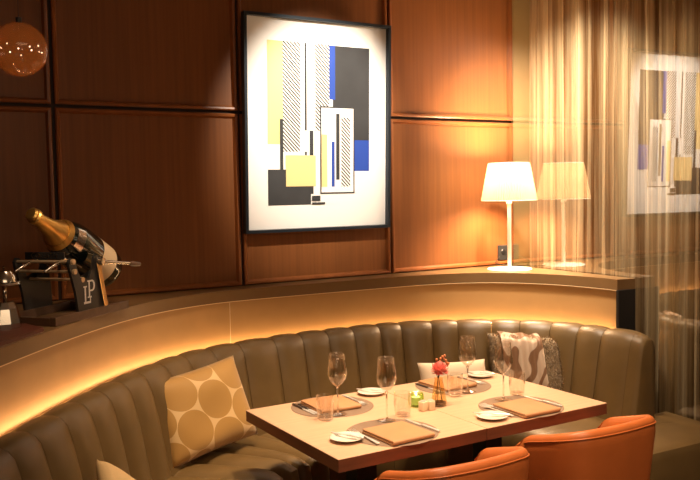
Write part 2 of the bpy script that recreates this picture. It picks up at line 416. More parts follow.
PROF = [(.145, .44), (.128, .52), (.108, .62), (.086, .73), (.066, .82), (.052, .862), (.030, .888), (0, .900), (-.035, .899), (-.062, .885), (-.078, .855), (-.085, .80), (-.085, .30)]
bq = thing('banquette', 'olive green channel-backed leather banquette curving round the dining table', 'sofa', (2.0, 3.5, 0))
def channels(idx, name):
    bm = bmesh.new(); nu = 10
    for i in idx:
        a, b = ss[i], ss[i+1]; rows = []
        for k in range(nu+1):
            u = k/nu; d = a+.0012+(b-a-.0024)*u; c, n = bp_.at(d), bp_.nrm(d)
            bul = .026*(1-abs(2*u-1)**2.8)
            col = []
            for q, (o, z) in enumerate(PROF):
                p0, p1 = PROF[max(q-1, 0)], PROF[min(q+1, len(PROF)-1)]
                t = Vector((p1[0]-p0[0], p1[1]-p0[1])).normalized(); nn = (t.y, -t.x)
                w = bul*(1 if q < 4 else .75 if q == 4 else .5 if q < 7 else .3) if q < 10 else 0
                p = c+n*(o+nn[0]*w-.020*.5); col.append((p.x, p.y, z+nn[1]*w-.008))
            rows.append(col)
        strip(bm, rows)
        if i == len(ss)-2:    # free end, rounded over
            d = ss[-1]; tdir = (bp_.at(d)-bp_.at(d-.05)).normalized(); n = bp_.nrm(d); c = bp_.at(d)
            half = [((o-.010), z-.008) for o, z in PROF]
            mid = [(-.02+.2*(o+.0), z) for o, z in half]
            loops = []
            for f, e in ((0, 0), (.55, .036), (.85, .060), (1, .066)):
                loop = []
                for (o, z) in half:
                    oc = .02 if z < .6 else -.01
                    oo = oc+(o-oc)*(1-.28*f*f*1.0); zz = z if z < .5 else z-.03*f*f
                    p = c+n*oo+tdir*e; loop.append((p.x, p.y, zz))
                loops.append(loop)
            vs = strip(bm, loops); bm.faces.new(vs[-1])
    return at_root(link(name, bm, M['leather'], smooth=True, angle=50), bq)
iA = ss.index(bp_.near(1.633, 3.84)); iB = ss.index(bp_.near(2.634, 3.87))
channels(range(0, iA), 'backrest'); channels(range(iA, iB), 'backrest'); channels(range(iB, len(ss)-1), 'backrest')
# seats: from the foot of the back to a rounded front edge
def lerp(a, b, t): return a+(b-a)*t
def width_at(d):
    s1, s2 = bp_.near(.9, 3.34), bp_.near(1.7, 3.85)
    t = min(1, max(0, (d-s1)/(s2-s1))); return lerp(.54, .655, t)
NS = 260; SD = [bp_.L*k/NS for k in range(NS+1)]
FR = [bp_.at(d)+bp_.nrm(d)*width_at(d) for d in SD]
for _ in range(60): FR = [FR[0]]+[(FR[i-1]+2*FR[i]+FR[i+1])/4 for i in range(1, NS)]+[FR[-1]]
def frontp(d):
    t = min(max(d/bp_.L*NS, 0), NS-1e-6); i = int(t); return FR[i].lerp(FR[i+1], t-i)
SP = [(0., .455), (.25, .462), (.6, .466), (.84, .465), (.93, .455), (.98, .432), (1., .39), (1., .30), (.99, .13)]
def seat(cuts, name, ribs):
    bm = bmesh.new()
    for a, b in zip(cuts, cuts[1:]):
        nu = 8 if ribs else 14; rows = []
        for k in range(nu+1):
            u = k/nu; d = a+.001+(b-a-.002)*u
            B = bp_.at(d)+bp_.nrm(d)*.11; F = frontp(d)
            bul = (.024 if ribs else .012)*(1-abs(2*u-1)**(3 if ribs else 10))
            col = []
            for (t, z) in SP:
                p = B.lerp(F, t); out = (F-B).normalized()*(bul if z < .45 else 0)
                col.append((p.x+out.x, p.y+out.y, z+(bul if z > .42 else 0)-.012))
            rows.append(col)
        strip(bm, rows)
    return at_root(link(name, bm, M['leather'], smooth=True, angle=50), bq)
seat([s for s in ss[:iA+1]], 'seat', True)
seat([ss[iA], ss[iA+3], ss[iB]], 'seat', False)
# the right wing's seat runs on past its back towards the viewer
cutR = [ss[iB], ss[iB+3], ss[len(ss)-1]]
seat(cutR, 'seat', False)
d = bp_.L; Bp = bp_.at(d)+bp_.nrm(d)*.11; Fp = frontp(d)
bm = bmesh.new()
rows = []
for z, ins in ((.13, .0), (.40, 0), (.436, .012), (.452, .04)):
    rows.append([(Fp.x+ins, Fp.y-.002, z), (2.86+ins, 2.62, z), (2.93+ins, 2.47+ins, z), (3.06, 2.45+ins, z), (3.655-ins, 2.43+ins, z), (3.67-ins, 2.62, z), (3.69-ins, 2.86, z), (3.45, 2.868, z), (Bp.x, Bp.y, z)])
vs = strip(bm, rows, close=True); bmesh.ops.triangulate(bm, faces=[bm.faces.new(vs[-1])])
at_root(link('end_seat', bm, M['leather'], smooth=True, angle=40), bq)
bm = bmesh.new()
a = [bp_.at(s_)+bp_.nrm(s_)*.0 for s_ in SD[::4]]; b = [FR[i].lerp(bp_.at(SD[i]), .12) for i in range(0, NS+1, 4)]
strip(bm, [[(p.x, p.y, z) for p in b] for z in (0.002, .14)]); strip(bm, [[(p.x, p.y, z) for p in a] for z in (0.002, .14)])
strip(bm, [[(p.x, p.y, .14) for p in a], [(p.x, p.y, .14) for p in b]])
at_root(link('plinth', bm, M['plinth']), bq)

# ------------------------------------------------------------------ tables
TX0, TY0, TY1, TW = 1.3585, 2.3748, 3.1422, .65
def make_table(x0, label):
    t = thing('dining_table', label, 'table', (x0+TW/2, (TY0+TY1)/2, 0), 0, 'square tables pushed together')
    hw, hd = TW/2-.0012, (TY1-TY0)/2
    bm = bmesh.new(); box(bm, -hw, hw, -hd, hd, .703, .75, bev=.0015, seg=1)
    for f in bm.faces: f.material_index = 0 if f.normal.z > .5 or f.calc_center_median().z > .7495 else 1
    bm.normal_update()
    for f in bm.faces: f.material_index = 0 if f.normal.z > .5 else 1
    link('tabletop', bm, [M['oak'], M['oak_edge']], t)
    bm = bmesh.new(); box(bm, -.046, .046, -.046, .046, .03, .695, bev=.004); box(bm, -.2, .2, -.2, .2, .695, .703)
    link('pedestal', bm, M['pedestal'], t)
    bm = bmesh.new(); box(bm, -.22, .22, -.25, .25, 0.0, .03, bev=.006)
    link('base_plate', bm, M['pedestal'], t)
    return t
make_table(TX0, 'pale oak table nearest the gold disc-patterned cushion')
make_table(TX0+TW, 'pale oak table nearest the fur cushion, with the flower vase on it')

# ------------------------------------------------------------------ orange armchairs
def make_chair():
    t = thing('armchair', 'orange leather armchair', 'chair', (0, 0, 0), 0, 'orange armchairs')
    # plan of the rim: left arm tip, round the back, right arm tip
    hw, ar, rc = .255, .34, .13
    pts = [(-hw+.01, ar)]+[(-hw, ar*.6), (-hw, rc)]
    pts += [(-hw+rc-rc*math.cos(a), rc-rc*math.sin(a)) for a in [PI/2*k/6 for k in range(1, 7)]]
    pts += [(0, -.012)]
    pts += [(hw-rc+rc*math.sin(a), rc-rc*math.cos(a)) for a in [PI/2*k/6 for k in range(0, 7)]]
    pts += [(hw, ar*.6), (hw-.01, ar)]
    pa = Path(pts, 8)
    n = 64; rows = []
    for k in range(n+1):
        d = pa.L*k/n; c, nr = pa.at(d), pa.nrm(d)
        if k in (0, n): pass
        nr = nr if nr.dot(Vector((0, .15, 0))-c) > 0 else -nr
        y = max(0, c.y)
        top = .78-.088*(y/ar)**1.15
        endf = min(k, n-k)/5
        th = .052*(min(1, endf)**.5 if endf < 1 else 1)+.004
        if endf < 1: top -= .035*(1-endf)**2
        drop = [(.0, .36), (.0, .42), (-.0, .55), (0, top-.06), (.006, top-.015), (.016, top-.003), (th*.5, top+.003), (th-.016, top-.004), (th-.004, top-.02), (th, top-.07), (th+.004, .5), (th, .40), (th, .36)]
        col = []
        for o, z in drop:
            flare = -.045*(1-(z-.36)/.42)           # narrower towards the seat
            p = c+nr*(o-flare*1.0); col.append((p.x, p.y, z))
        rows.append(col)
    bm = bmesh.new(); strip(bm, rows)
    vs0 = [v for v in bm.verts]
    L = len(rows[0]); bm.verts.ensure_lookup_table()
    bm.faces.new([bm.verts[i] for i in range(L)]); bm.faces.new([bm.verts[n*L+i] for i in range(L)])
    link('backrest', bm, M['orange'], t, smooth=True, angle=60)
    # stitched piping just under the outer rim
    bm = bmesh.new(); pp = []
    for k in range(3, n-2):
        r_ = rows[k]; a = Vector(r_[3]); b = Vector(r_[4]); pp.append(a.lerp(b, .85)+(a-Vector(r_[9])).normalized()*.002)
    tube(bm, pp, .0024, 6)
    link('piping', bm, M['orange'], t, smooth=True)
    bm = bmesh.new(); box(bm, -.185, .185, .055, .44, .37, .46, bev=.03, seg=4)
    link('seat', bm, M['orange'], t, smooth=True, angle=50)
    for sx in (-1, 1):
        for y in (.06, .38):
            bm = bmesh.new(); tube(bm, [(sx*.165, y, .372), (sx*.19, y+(.03 if y > .2 else -.03), 0.0)], [.019, .012], 12)
            link('leg', bm, M['walnut_leg'], t, smooth=True, angle=40)
    return t
ch = make_chair(); ch.location = (2.38, 2.035, 0); ch['label'] = 'orange leather armchair drawn up to the table by the fur cushion'
dup(ch, (1.708, 2.01, 0), 0, 'orange leather armchair at the table nearest the gold cushion, mostly below the frame edge')

# ------------------------------------------------------------------ framed print
PW, PH = .945, 1.196
pic = thing('framed_picture', 'large framed abstract print in dark steel on the wood panelling', 'picture', (2.300, 4.188, 1.430))
pic.rotation_euler = (R(2.1), 0, 0)
bm = bmesh.new(); fwid, dep = .017, .034
rows = []
for ins, y in ((0, .004), (0, -dep), (fwid, -dep), (fwid+.001, -.004)):
    rows.append([(-PW/2+ins, y, ins), (PW/2-ins, y, ins), (PW/2-ins, y, PH-ins), (-PW/2+ins, y, PH-ins)])
strip(bm, rows, close=True)
box(bm, -PW/2+.005, PW/2-.005, -.001, .005, .005, PH-.005)
link('frame', bm, M['frame'], pic)
bm = bmesh.new(); box(bm, -PW/2+fwid, PW/2-fwid, -.004, -.002, fwid, PH-fwid)
link('mat_board', bm, M['paper'], pic)
# a plain abstract of blocks, bars and hatching
bm = bmesh.new(); ax, az = -.325, .150
lay = [0]
def poly(pts, mi):
    lay[0] += 1; y = -.0045-.00018*lay[0]
    f = bm.faces.new([bm.verts.new((ax+px, y, az+pz)) for px, pz in pts]); f.material_index = mi
def rect(x0, x1, z0, z1, mi): poly([(x0, z0), (x1, z0), (x1, z1), (x0, z1)], mi)
rect(0, .662, .0, .912, 0)
rect(0, .19, .34, .908, 1)          # yellow block
rect(.415, .662, .37, .905, 2)      # charcoal block
rect(0, .27, .0, .20, 2)            # charcoal foot
rect(.50, .662, .19, .37, 3)        # blue block
rect(.095, .205, .30, .908, 4)      # hatched bars
rect(.30, .392, .42, .908, 4)
rect(.392, .43, .60, .905, 3)
rect(.232, .244, .26, .908, 2); rect(.075, .095, .20, .48, 2)
rect(.20, .46, .30, .42, 0); rect(.262, .286, .06, .42, 2)
rect(.33, .56, .06, .56, 0); rect(.33, .338, .06, .56, 2); rect(.552, .56, .06, .56, 2); rect(.33, .56, .552, .56, 2); rect(.33, .56, .06, .068, 2)
rect(.47, .53, .10, .50, 4); rect(.405, .425, .10, .36, 3); rect(.435, .458, .14, .52, 2)
rect(.11, .30, .105, .28, 1); rect(.338, .375, .10, .40, 1)
rect(.275, .33, .02, .05, 2); rect(.275, .36, .0, .012, 2)
link('artwork', bm, [M['paper'], M['yellow'], M['black_ink'], M['blue_ink'], M['hatch']], pic)

# ------------------------------------------------------------------ wall socket
so = thing('wall_socket', 'small black power socket on the wood panel beside the lamp', 'socket', (3.719, YW-.006, 1.221))
bm = bmesh.new(); box(bm, -.044, .044, -.012, 0, -.05, .05, bev=.003); link('plate', bm, M['socket'], so)
bm = bmesh.new(); lathe(bm, [(.0, .004), (.017, .004), (.021, .0)], 24, mtx=Matrix.Translation((0, -.012, .006)) @ Matrix.Rotation(R(90), 4, 'X')); link('outlet', bm, M['dark_metal'], so, smooth=True, angle=40)

# ------------------------------------------------------------------ table lamp
lx, ly = 3.525, 3.937
la = thing('table_lamp', 'white table lamp with glowing pleated shade on the ledge', 'lamp', (lx, ly, ZL))
bm = bmesh.new(); lathe(bm, [(0, .0), (.138, .0), (.140, .004), (.134, .009), (.04, .015), (.017, .02), (.0, .02)], 48); link('base', bm, M['white_enamel'], la, smooth=True, angle=40)
bm = bmesh.new(); tube(bm, [(0, 0, .018), (0, 0, .46)], .0125, 20); lathe(bm, [(.0125, .41), (.018, .415), (.018, .44), (.0, .445)], 20); link('pole', bm, M['white_enamel'], la, smooth=True, angle=40)
SZ0, SZ1, SR0, SR1 = .435, .667, .170, .126
bm = bmesh.new(); rows = []
np_ = 264
for z in (SZ0, lerp(SZ0, SZ1, .5), SZ1):
    t = (z-SZ0)/(SZ1-SZ0); r0 = lerp(SR0, SR1, t)
    rows.append([((r0+.0042*math.cos(k*PI/2))*math.cos(2*PI*k/np_), (r0+.0042*math.cos(k*PI/2))*math.sin(2*PI*k/np_), z) for k in range(np_)])
strip(bm, rows, close=True)
link('lamp_shade', bm, M['shade'], la)
for z, r0 in ((SZ0, SR0), (SZ1, SR1)):
    bm = bmesh.new(); tube(bm, [(r0*math.cos(2*PI*k/64), r0*math.sin(2*PI*k/64), z) for k in range(65)], .003, 8)
    link('shade_trim', bm, M['white_enamel'], la, smooth=True)
bm = bmesh.new(); bmesh.ops.create_uvsphere(bm, u_segments=16, v_segments=10, radius=.028); link('bulb', bm, M['bulb'], la, smooth=True, loc=(0, 0, .53))
bm = bmesh.new(); tube(bm, [(.13, .02, .006), (.17, .03, .004), (.20, .07, .004), (.19, .14, .004), (.13, .2, .004), (.09, .24, .02), (.16, .275, .06)], .0028, 8); link('cord', bm, M['cable'], la, smooth=True)

# ------------------------------------------------------------------ amber globe
gl = thing('pendant_globe', 'round amber glass globe hanging in front of the dark panels', 'pendant lamp', (.420, 2.49, 2.068))
bm = bmesh.new(); bmesh.ops.create_uvsphere(bm, u_segments=48, v_segments=32, radius=.0755)
bmesh.ops.create_uvsphere(bm, u_segments=48, v_segments=32, radius=.0725); link('globe', bm, M['amber_globe'], gl, smooth=True)
bm = bmesh.new(); rnd = random.Random(8); wp = [(.058*math.cos(2*PI*k/12+.3), .058*math.sin(2*PI*k/12+.3), .008*math.sin(k*2.1)) for k in range(13)]
tube(bm, [(0, 0, .074), (0, 0, .02)]+wp, .0007, 6)
ls = link('bead_wire', bm, M['cable'], gl)
bm = bmesh.new()  # small emissive beads added along the wire for the sparkle across the globe
for q in wp[:-1]: bmesh.ops.create_uvsphere(bm, u_segments=8, v_segments=6, radius=rnd.uniform(.0014, .0026), matrix=Matrix.Translation(q))
e = link('sparkle_dots', bm, M['bead'], ls, smooth=True); e['kind'] = 'stuff'
bm = bmesh.new(); tube(bm, [(0, 0, .075), (0, 0, ZC-2.068)], .0007, 8); link('cord', bm, M['cable'], gl)
bm = bmesh.new(); lathe(bm, [(0, .074), (.008, .074), (.008, .088), (0, .09)], 16); link('cap', bm, M['cable'], gl, smooth=True, angle=40)

# ------------------------------------------------------------------ bottle rack on the ledge
rk_u = Vector((.74, math.sqrt(1-.74**2), 0)); rk_n = Vector((-rk_u.y, rk_u.x, 0))
ang = math.atan2(rk_u.y, rk_u.x)
rack = thing('bottle_rack', 'dark metal bottle cradle with crank standing on the ledge corner', 'rack', (.65, 3.38, ZL), ang)
# local x runs along the rails, local y away from the viewer
DW = .26
for y in (0, DW):
    bm = bmesh.new(); box(bm, .0, .53, y-.014, y+.014, .0, .036, bev=.002); link('rail', bm, M['rack_wood'], rack)
for x_ in (0., .46):
    bm = bmesh.new(); box(bm, x_, x_+.03, .014, DW-.014, .002, .034); link('crossbar', bm, M['rack_wood'], rack)
plate_pts = [(.165, .036), (.345, .036), (.338, .12), (.318, .245), (.305, .262), (.288, .255), (.272, .20), (.248, .165), (.215, .155), (.185, .175), (.160, .225), (.140, .258), (.122, .262), (.108, .245), (.112, .225), (.150, .12)]
for y in (0, DW):
    bm = bmesh.new(); a = [bm.verts.new((x, y-.006, z)) for x, z in plate_pts]; b = [bm.verts.new((x, y+.006, z)) for x, z in plate_pts]
    n = len(a)
    for k in range(n): bm.faces.new((a[k], a[(k+1) % n], b[(k+1) % n], b[k]))
    bmesh.ops.triangulate(bm, faces=[bm.faces.new(a[::-1]), bm.faces.new(b)])
    pl = link('side_plate', bm, M['rack_metal'], rack)
    if y == 0:
        bm = bmesh.new(); w = .009
        def q4(x0, x1, z0, z1, sh=.10): 
            f = bm.faces.new([bm.verts.new((x+sh*(z-.06)*0, -.0075, z)) for x, z in ((x0, z0), (x1, z0), (x1, z1), (x0, z1))])
        q4(.207, .217, .068, .135); q4(.200, .224, .131, .137); q4(.200, .250, .062, .071); q4(.243, .250, .071, .085)
        q4(.236, .246, .088, .158); q4(.228, .246, .153, .159); q4(.228, .256, .085, .091)
        cs = [(.262+.020*math.cos(t), .135+.024*math.sin(t)) for t in [PI/2-PI*k/12 for k in range(13)]]
        ci = [(.260+.011*math.cos(t), .135+.017*math.sin(t)) for t in [PI/2-PI*k/12 for k in range(13)]]
        cs = [(.246, .159)]+cs+[(.246, .111)]; ci = [(.246, .152)]+ci+[(.246, .118)]
        for k in range(len(cs)-1): bm.faces.new([bm.verts.new((x, -.0075, z)) for x, z in (cs[k], cs[k+1], ci[k+1], ci[k])])
        bmesh.ops.solidify(bm, geom=bm.faces[:], thickness=.001)
        e = link('emblem', bm, M['logo'], pl); e['label'] = 'interlocked white L and P letters'
for (x, z, ya, yb) in ((.126, .246, -.012, .262), (.137, .205, -.010, .262), (.20, .165, .0, .262)):
    bm = bmesh.new(); tube(bm, [(x, ya, z), (x, yb, z)], .0065, 14); lathe(bm, [(0, -.004), (.011, -.004), (.011, .008), (0, .008)], 14, mtx=Matrix.Translation((x, ya, z)) @ Matrix.Rotation(R(90), 4, 'X'))
    link('rod', bm, M['bronze_rod'], rack, smooth=True, angle=40)
bm = bmesh.new(); tube(bm, [(.03, .05, .215), (.16, .05, .255), (.27, .05, .21)], .006, 10); tube(bm, [(.03, .19, .215), (.16, .19, .255), (.27, .19, .21)], .006, 10)
link('cradle_bar', bm, M['chrome'], rack, smooth=True)
bm = bmesh.new(); mt = Matrix.Translation((.325, -.016, .13)) @ Matrix.Rotation(R(-14), 4, 'Y'); box(bm, -.012, .012, -.004, .004, -.095, .105, bev=.003, mtx=mt); link('brace', bm, M['brass'], rack)
bm = bmesh.new(); tube(bm, [(.30, -.03, .232), (.38, -.05, .222), (.475, -.06, .21)], [.009, .0075, .0065], 12); lathe(bm, [(0, -.014), (.017, -.012), (.017, .012), (0, .014)], 14, mtx=Matrix.Translation((.305, -.028, .232)) @ Matrix.Rotation(R(90), 4, 'X'))
cr = link('crank', bm, M['chrome'], rack, smooth=True, angle=40)
bm = bmesh.new(); tube(bm, [(.475, -.06, .21), (.495, -.062, .206), (.545, -.066, .200)], [.008, .012, .0095], 14); e = link('handle', bm, M['rack_wood'], cr, smooth=True, angle=50); e['label'] = 'turned wooden crank handle'
bm = bmesh.new(); box(bm, .13, .136, .03, .22, .255, .285, bev=.001)
pl = link('name_bar', bm, M['rack_metal'], rack)
tc = bpy.data.curves.new('lettering', 'FONT'); tc.body = 'GOLIATH'; tc.size = .030; tc.extrude = .0006; tc.align_x = 'CENTER'; tc.align_y = 'CENTER'
to = bpy.data.objects.new('lettering', tc); C.objects.link(to); to.parent = pl; tc.materials.append(M['chrome'])
me = bpy.data.meshes.new_from_object(to); C.objects.unlink(to); bpy.data.objects.remove(to)
to = bpy.data.objects.new('lettering', me); C.objects.link(to); to.parent = pl
to.location = (.1285, .125, .27); to.rotation_euler = (R(90), 0, R(-90))
# the bottle
bx, by_ = .046, .12
P0 = Vector((.65, 3.38, 0))+rk_u*.048+rk_n*by_; P0.z = 1.588
P1 = Vector((.65, 3.38, 0))+rk_u*.555+rk_n*by_; P1.z = 1.312
ax_ = (P0-P1); BL = ax_.length
bot = thing('champagne_bottle', 'oversized gold-necked champagne bottle lying tilted in the rack', 'bottle', P1)
bot.rotation_mode = 'QUATERNION'; bot.rotation_quaternion = ax_.to_track_quat('Z', 'Y')
bm = bmesh.new(); lathe(bm, [(0, .02), (.06, .006), (.084, .0), (.093, .008), (.096, .03), (.096, BL*.46), (.091, BL*.54), (.079, BL*.61), (.058, BL*.68), (.042, BL*.74), (.033, BL*.8), (.0, BL*.81)], 40); link('glass', bm, M['bottle'], bot, smooth=True)
bm = bmesh.new(); lathe(bm, [(.0602, BL*.665), (.0575, BL*.69), (.0435, BL*.75), (.034, BL*.81), (.028, BL*.88), (.026, BL*.925), (.0325, BL*.935), (.033, BL*.957), (.026, BL*.965), (.029, BL*.985), (.022, BL*.998), (0, BL)], 32); link('foil', bm, M['foil'], bot, smooth=True, angle=35)
bm = bmesh.new(); lathe(bm, [(.071, BL*.643), (.0735, BL*.643), (.0635, BL*.68), (.060, BL*.68)], 32); link('collar', bm, M['foil'], bot, smooth=True, angle=35)
bm = bmesh.new(); rows = []
for k in range(25):
    a = R(-75+150*k/24); rows.append([(.0966*math.cos(a), .0966*math.sin(a), z) for z in (BL*.11, BL*.30)])
strip(bm, rows); lab = link('label_paper', bm, M['label'], bot, smooth=True)
bm = bmesh.new(); rows = []
for k in range(17):
    a = R(-30+60*k/16); rows.append([(.0920*math.cos(a), .0920*math.sin(a), BL*.54), (.0800*math.cos(a), .0800*math.sin(a), BL*.61)])
strip(bm, rows); link('shoulder_label', bm, M['chrome'], bot, smooth=True)

# small chrome stand by the rack: domed lid over a cut-glass cup
cz = thing('chrome_stand', 'small chrome dome over a cut-glass cup left of the rack', 'ornament', (.478, 3.375, ZL+.0142))
bm = bmesh.new(); lathe(bm, [(0, .225), (.028, .218), (.043, .197), (.046, .178), (.0, .178)], 28); lathe(bm, [(0, .225), (.008, .232), (0, .24)], 14); link('dome', bm, M['chrome'], cz, smooth=True, angle=40)
bm = bmesh.new(); lathe(bm, [(0, .166), (.058, .166), (.061, .170), (.058, .176), (0, .176)], 28); link('tray', bm, M['chrome'], cz, smooth=True, angle=40)
bm = bmesh.new(); tube(bm, [(0, 0, .10), (0, 0, .166)], .008, 12); link('stem', bm, M['chrome'], cz, smooth=True)
bm = bmesh.new(); lathe(bm, [(0, .0), (.055, .0), (.058, .02), (.045, .075), (.034, .10), (.0, .10)], 9); link('cup', bm, M['chrome'], cz)
# board by the rack, coloured as the red wood reflection on the ledge top
bm = bmesh.new(); prism(bm, [(.60, 3.295), (.50, 3.16), (.35, 2.975), (.2, 2.80), (.2, 3.25), (.42, 3.50), (.56, 3.45)], 0, .014)
bd = link('overlay', bm, M['red_reflection']); bd.location = (0, 0, ZL)
tag(bd, 'red-brown reflection board lying flat on the ledge in front of the rack', 'overlay')

# ------------------------------------------------------------------ cushions
def cushion_bm(w, h, t, n=22, pinch=.06, wob=0., seed=0):
    rnd = random.Random(seed); bm = bmesh.new(); ph = [rnd.uniform(0, 6.28) for _ in range(6)]
    V = {}
    for s in (1, -1):
        for i in range(n+1):
            for j in range(n+1):
                u, v = 2*i/n-1, 2*j/n-1
                edge = i in (0, n) or j in (0, n)
                if edge and s == -1: V[s, i, j] = V[1, i, j]; continue
                px = u*(1-pinch*(1-v*v)); pz = v*(1-pinch*(1-u*u))
                th = t/2*((1-u**4)*(1-v**4))**.55
                th *= 1+wob*(math.sin(3*u+ph[0]+2*v)+.7*math.sin(5*v+ph[1]-3*u)+.5*math.sin(8*u*v+ph[2]))
                V[s, i, j] = bm.verts.new((px*w/2, -s*th, pz*h/2+h/2))
    for s in (1, -1):
        for i in range(n):
            for j in range(n):
                q = [V[s, i, j], V[s, i+1, j], V[s, i+1, j+1], V[s, i, j+1]]
                bm.faces.new(q if s == 1 else q[::-1])
    return bm
def place_cushion(name, label, bm, mat, loc, face, lean, tilt=0.):
    """face: heading of the front side (deg, 0 = towards -y); lean back; tilt in its own plane"""
    o = link(name, bm, mat, smooth=True)
    o.rotation_mode = 'QUATERNION'
    q = Matrix.Rotation(R(face), 3, 'Z') @ Matrix.Rotation(R(-lean), 3, 'X') @ Matrix.Rotation(R(tilt), 3, 'Y')
    o.rotation_quaternion = q.to_quaternion(); o.location = loc
    return tag(o, label, 'cushion')
place_cushion('cushion', 'gold cushion printed with big discs, leaning in the booth corner', cushion_bm(.495, .385, .15, wob=.06, seed=2, pinch=.045), M['disc_cloth'], (1.345, 3.45, .497), 14, 19, -6)
place_cushion('cushion', 'plain straw-gold cushion whose corner pokes up at the photo\'s bottom left edge', cushion_bm(.25, .25, .09, wob=.04, seed=4), M['straw_cloth'], (.728, 2.615, .553), 60, 32, 47)
place_cushion('cushion', 'flat cream cushion behind the flower vase, against the banquette back', cushion_bm(.42, .262, .13, wob=.05, seed=9), M['cream_cloth'], (2.695, 3.42, .482), -6, 18, 3)
fu = place_cushion('fur_cushion', 'taupe fur cushion with a swirl-print scarf, at the window end', cushion_bm(.55, .37, .17, wob=.04, seed=11, pinch=.10), M['fur'], (3.175, 3.32, .482), -30, 16, 2)
# short fur as one mass of tiny tufts
bm = bmesh.new(); rnd = random.Random(5); me = fu.data
for p in me.polygons:
    for _ in range(18):
        vs = [me.vertices[i].co for i in p.vertices]; a, b = rnd.random(), rnd.random()
        q = vs[0].lerp(vs[1], a).lerp(vs[3].lerp(vs[2], a), b); nn = p.normal
        d = (nn+Vector((rnd.uniform(-.4, .4), rnd.uniform(-.4, .4), rnd.uniform(-.9, .0)))).normalized()*rnd.uniform(.010, .020)
        s_ = d.cross(Vector((rnd.random(), rnd.random(), rnd.random()))).normalized()*.0022
        bm.faces.new([bm.verts.new(q+s_), bm.verts.new(q-s_), bm.verts.new(q+d)])
e = link('fur', bm, M['fur'], fu); e['kind'] = 'stuff'
# scarf hung over the cushion's left half
def surf(u, v):   # cushion front surface in its own frame
    t = .17/2*((1-min(1, abs(u))**4)*(1-min(1, abs(v))**4))**.55
    return Vector((u*.275*(1-.10*(1-v*v)), -t, v*.1925*(1-.10*(1-u*u))+.1925))
bm = bmesh.new(); rows = []
for k in range(33):
    a = k/32; rows.append([])
    for j in range(41):
        b = j/40
        u = lerp(-.80, .02, a)+.18*(1-b)*(a-.3); v = lerp(-.98, .93, b)
        p = surf(u, v); f = .010*math.sin(a*20+2.5*b+math.sin(b*4))
        p.y -= .020+f+.012*(1-b); p.z += .004*math.sin(a*14)
        if b > .9: p.y += (b-.9)*.62; p.z += (b-.9)*.16
        rows[-1].append(p)
strip(bm, rows); bmesh.ops.solidify(bm, geom=bm.faces[:], thickness=.002)
sc = link('scarf', bm, M['scarf'], smooth=True); sc.rotation_mode = 'QUATERNION'; sc.rotation_quaternion = fu.rotation_quaternion; sc.location = fu.location
tag(sc, 'cream and brown swirl-print silk scarf draped over the fur cushion', 'scarf')

# ------------------------------------------------------------------ table settings
ZT = .7502; ZM = ZT+.0022
SX = (1.685, 2.325); SF, SB = 2.535, 2.985
def names(i, k): return (('gold cushion', 'front') , ('gold cushion', 'banquette'), ('window', 'front'), ('window', 'banquette'))[i*2+k]
where = {(0, 0): 'at the gold-cushion table\'s chair-side setting', (0, 1): 'at the gold-cushion table\'s banquette-side setting',
         (1, 0): 'at the window-end table\'s chair-side setting', (1, 1): 'at the setting right behind the flower vase'}
def mat_mesh():
    bm = bmesh.new(); lathe(bm, [(0, 0), (.172, 0), (.174, .001), (.172, .002), (0, .002)], 56); return bm
pm = tag(link('placemat', mat_mesh(), M['placemat']), 'x', 'placemat', 'round taupe placemats')
def napkin():
    t = thing('napkin', 'x', 'napkin', (0, 0, 0), 0, 'folded tan napkins')
    rows = []; bm = bmesh.new()
    # two soft layers folded at the front edge
    for z, th, s_ in ((.0, .008, 1.0), (.0085, .009, .985)):
        box(bm, -.0935*s_, .0935*s_, -.098*s_, .098*s_, z, z+th, bev=.0035, seg=3)
    tube(bm, [(-.092, -.0965, .0087), (.092, -.0965, .0087)], .0085, 12)
    link('cloth', bm, M['napkin'], t, smooth=True, angle=45); return t
nk = napkin()
def wine():
    t = thing('wine_glass', 'x', 'wine glass', (0, 0, 0), 0, 'long-stemmed wine glasses')
    bm = bmesh.new(); lathe(bm, [(0, .118), (.006, .1185), (.018, .128), (.032, .146), (.0385, .163), (.0375, .185), (.0335, .215), (.030, .248), (.0305, .2485), (.0318, .2475), (.0345, .215), (.0387, .185), (.0398, .163), (.0332, .144), (.019, .125), (.007, .1145), (0, .113)], 36)
    link('bowl', bm, M['clear'], t, smooth=True)
    bm = bmesh.new(); lathe(bm, [(0, .116), (.006, .114), (.0034, .104), (.0028, .06), (.0032, .02), (.006, .008), (0, .006)], 18); link('stem', bm, M['solid_glass'], t, smooth=True)
    bm = bmesh.new(); lathe(bm, [(0, 0), (.036, 0), (.037, .001), (.034, .0025), (.008, .007), (0, .008)], 36); link('foot', bm, M['clear'], t, smooth=True, angle=50)
    return t
wg = wine()
def tumbler():
    bm = bmesh.new(); lathe(bm, [(0, 0), (.027, 0), (.031, .004), (.0355, .05), (.0345, .096), (.0335, .0965), (.0325, .096), (.0335, .05), (.029, .010), (0, .009)], 36)
    return tag(link('tumbler', bm, M['clear'], smooth=True, angle=50), 'x', 'tumbler', 'clear water tumblers')
tb = tumbler()
def plate():
    bm = bmesh.new(); lathe(bm, [(0, .002), (.036, .0), (.042, .002), (.060, .0095), (.0625, .011), (.0615, .0125), (.042, .0055), (0, .0045)], 44)
    return tag(link('bread_plate', bm, M['china'], smooth=True), 'x', 'plate', 'white bread plates')
pt = plate()
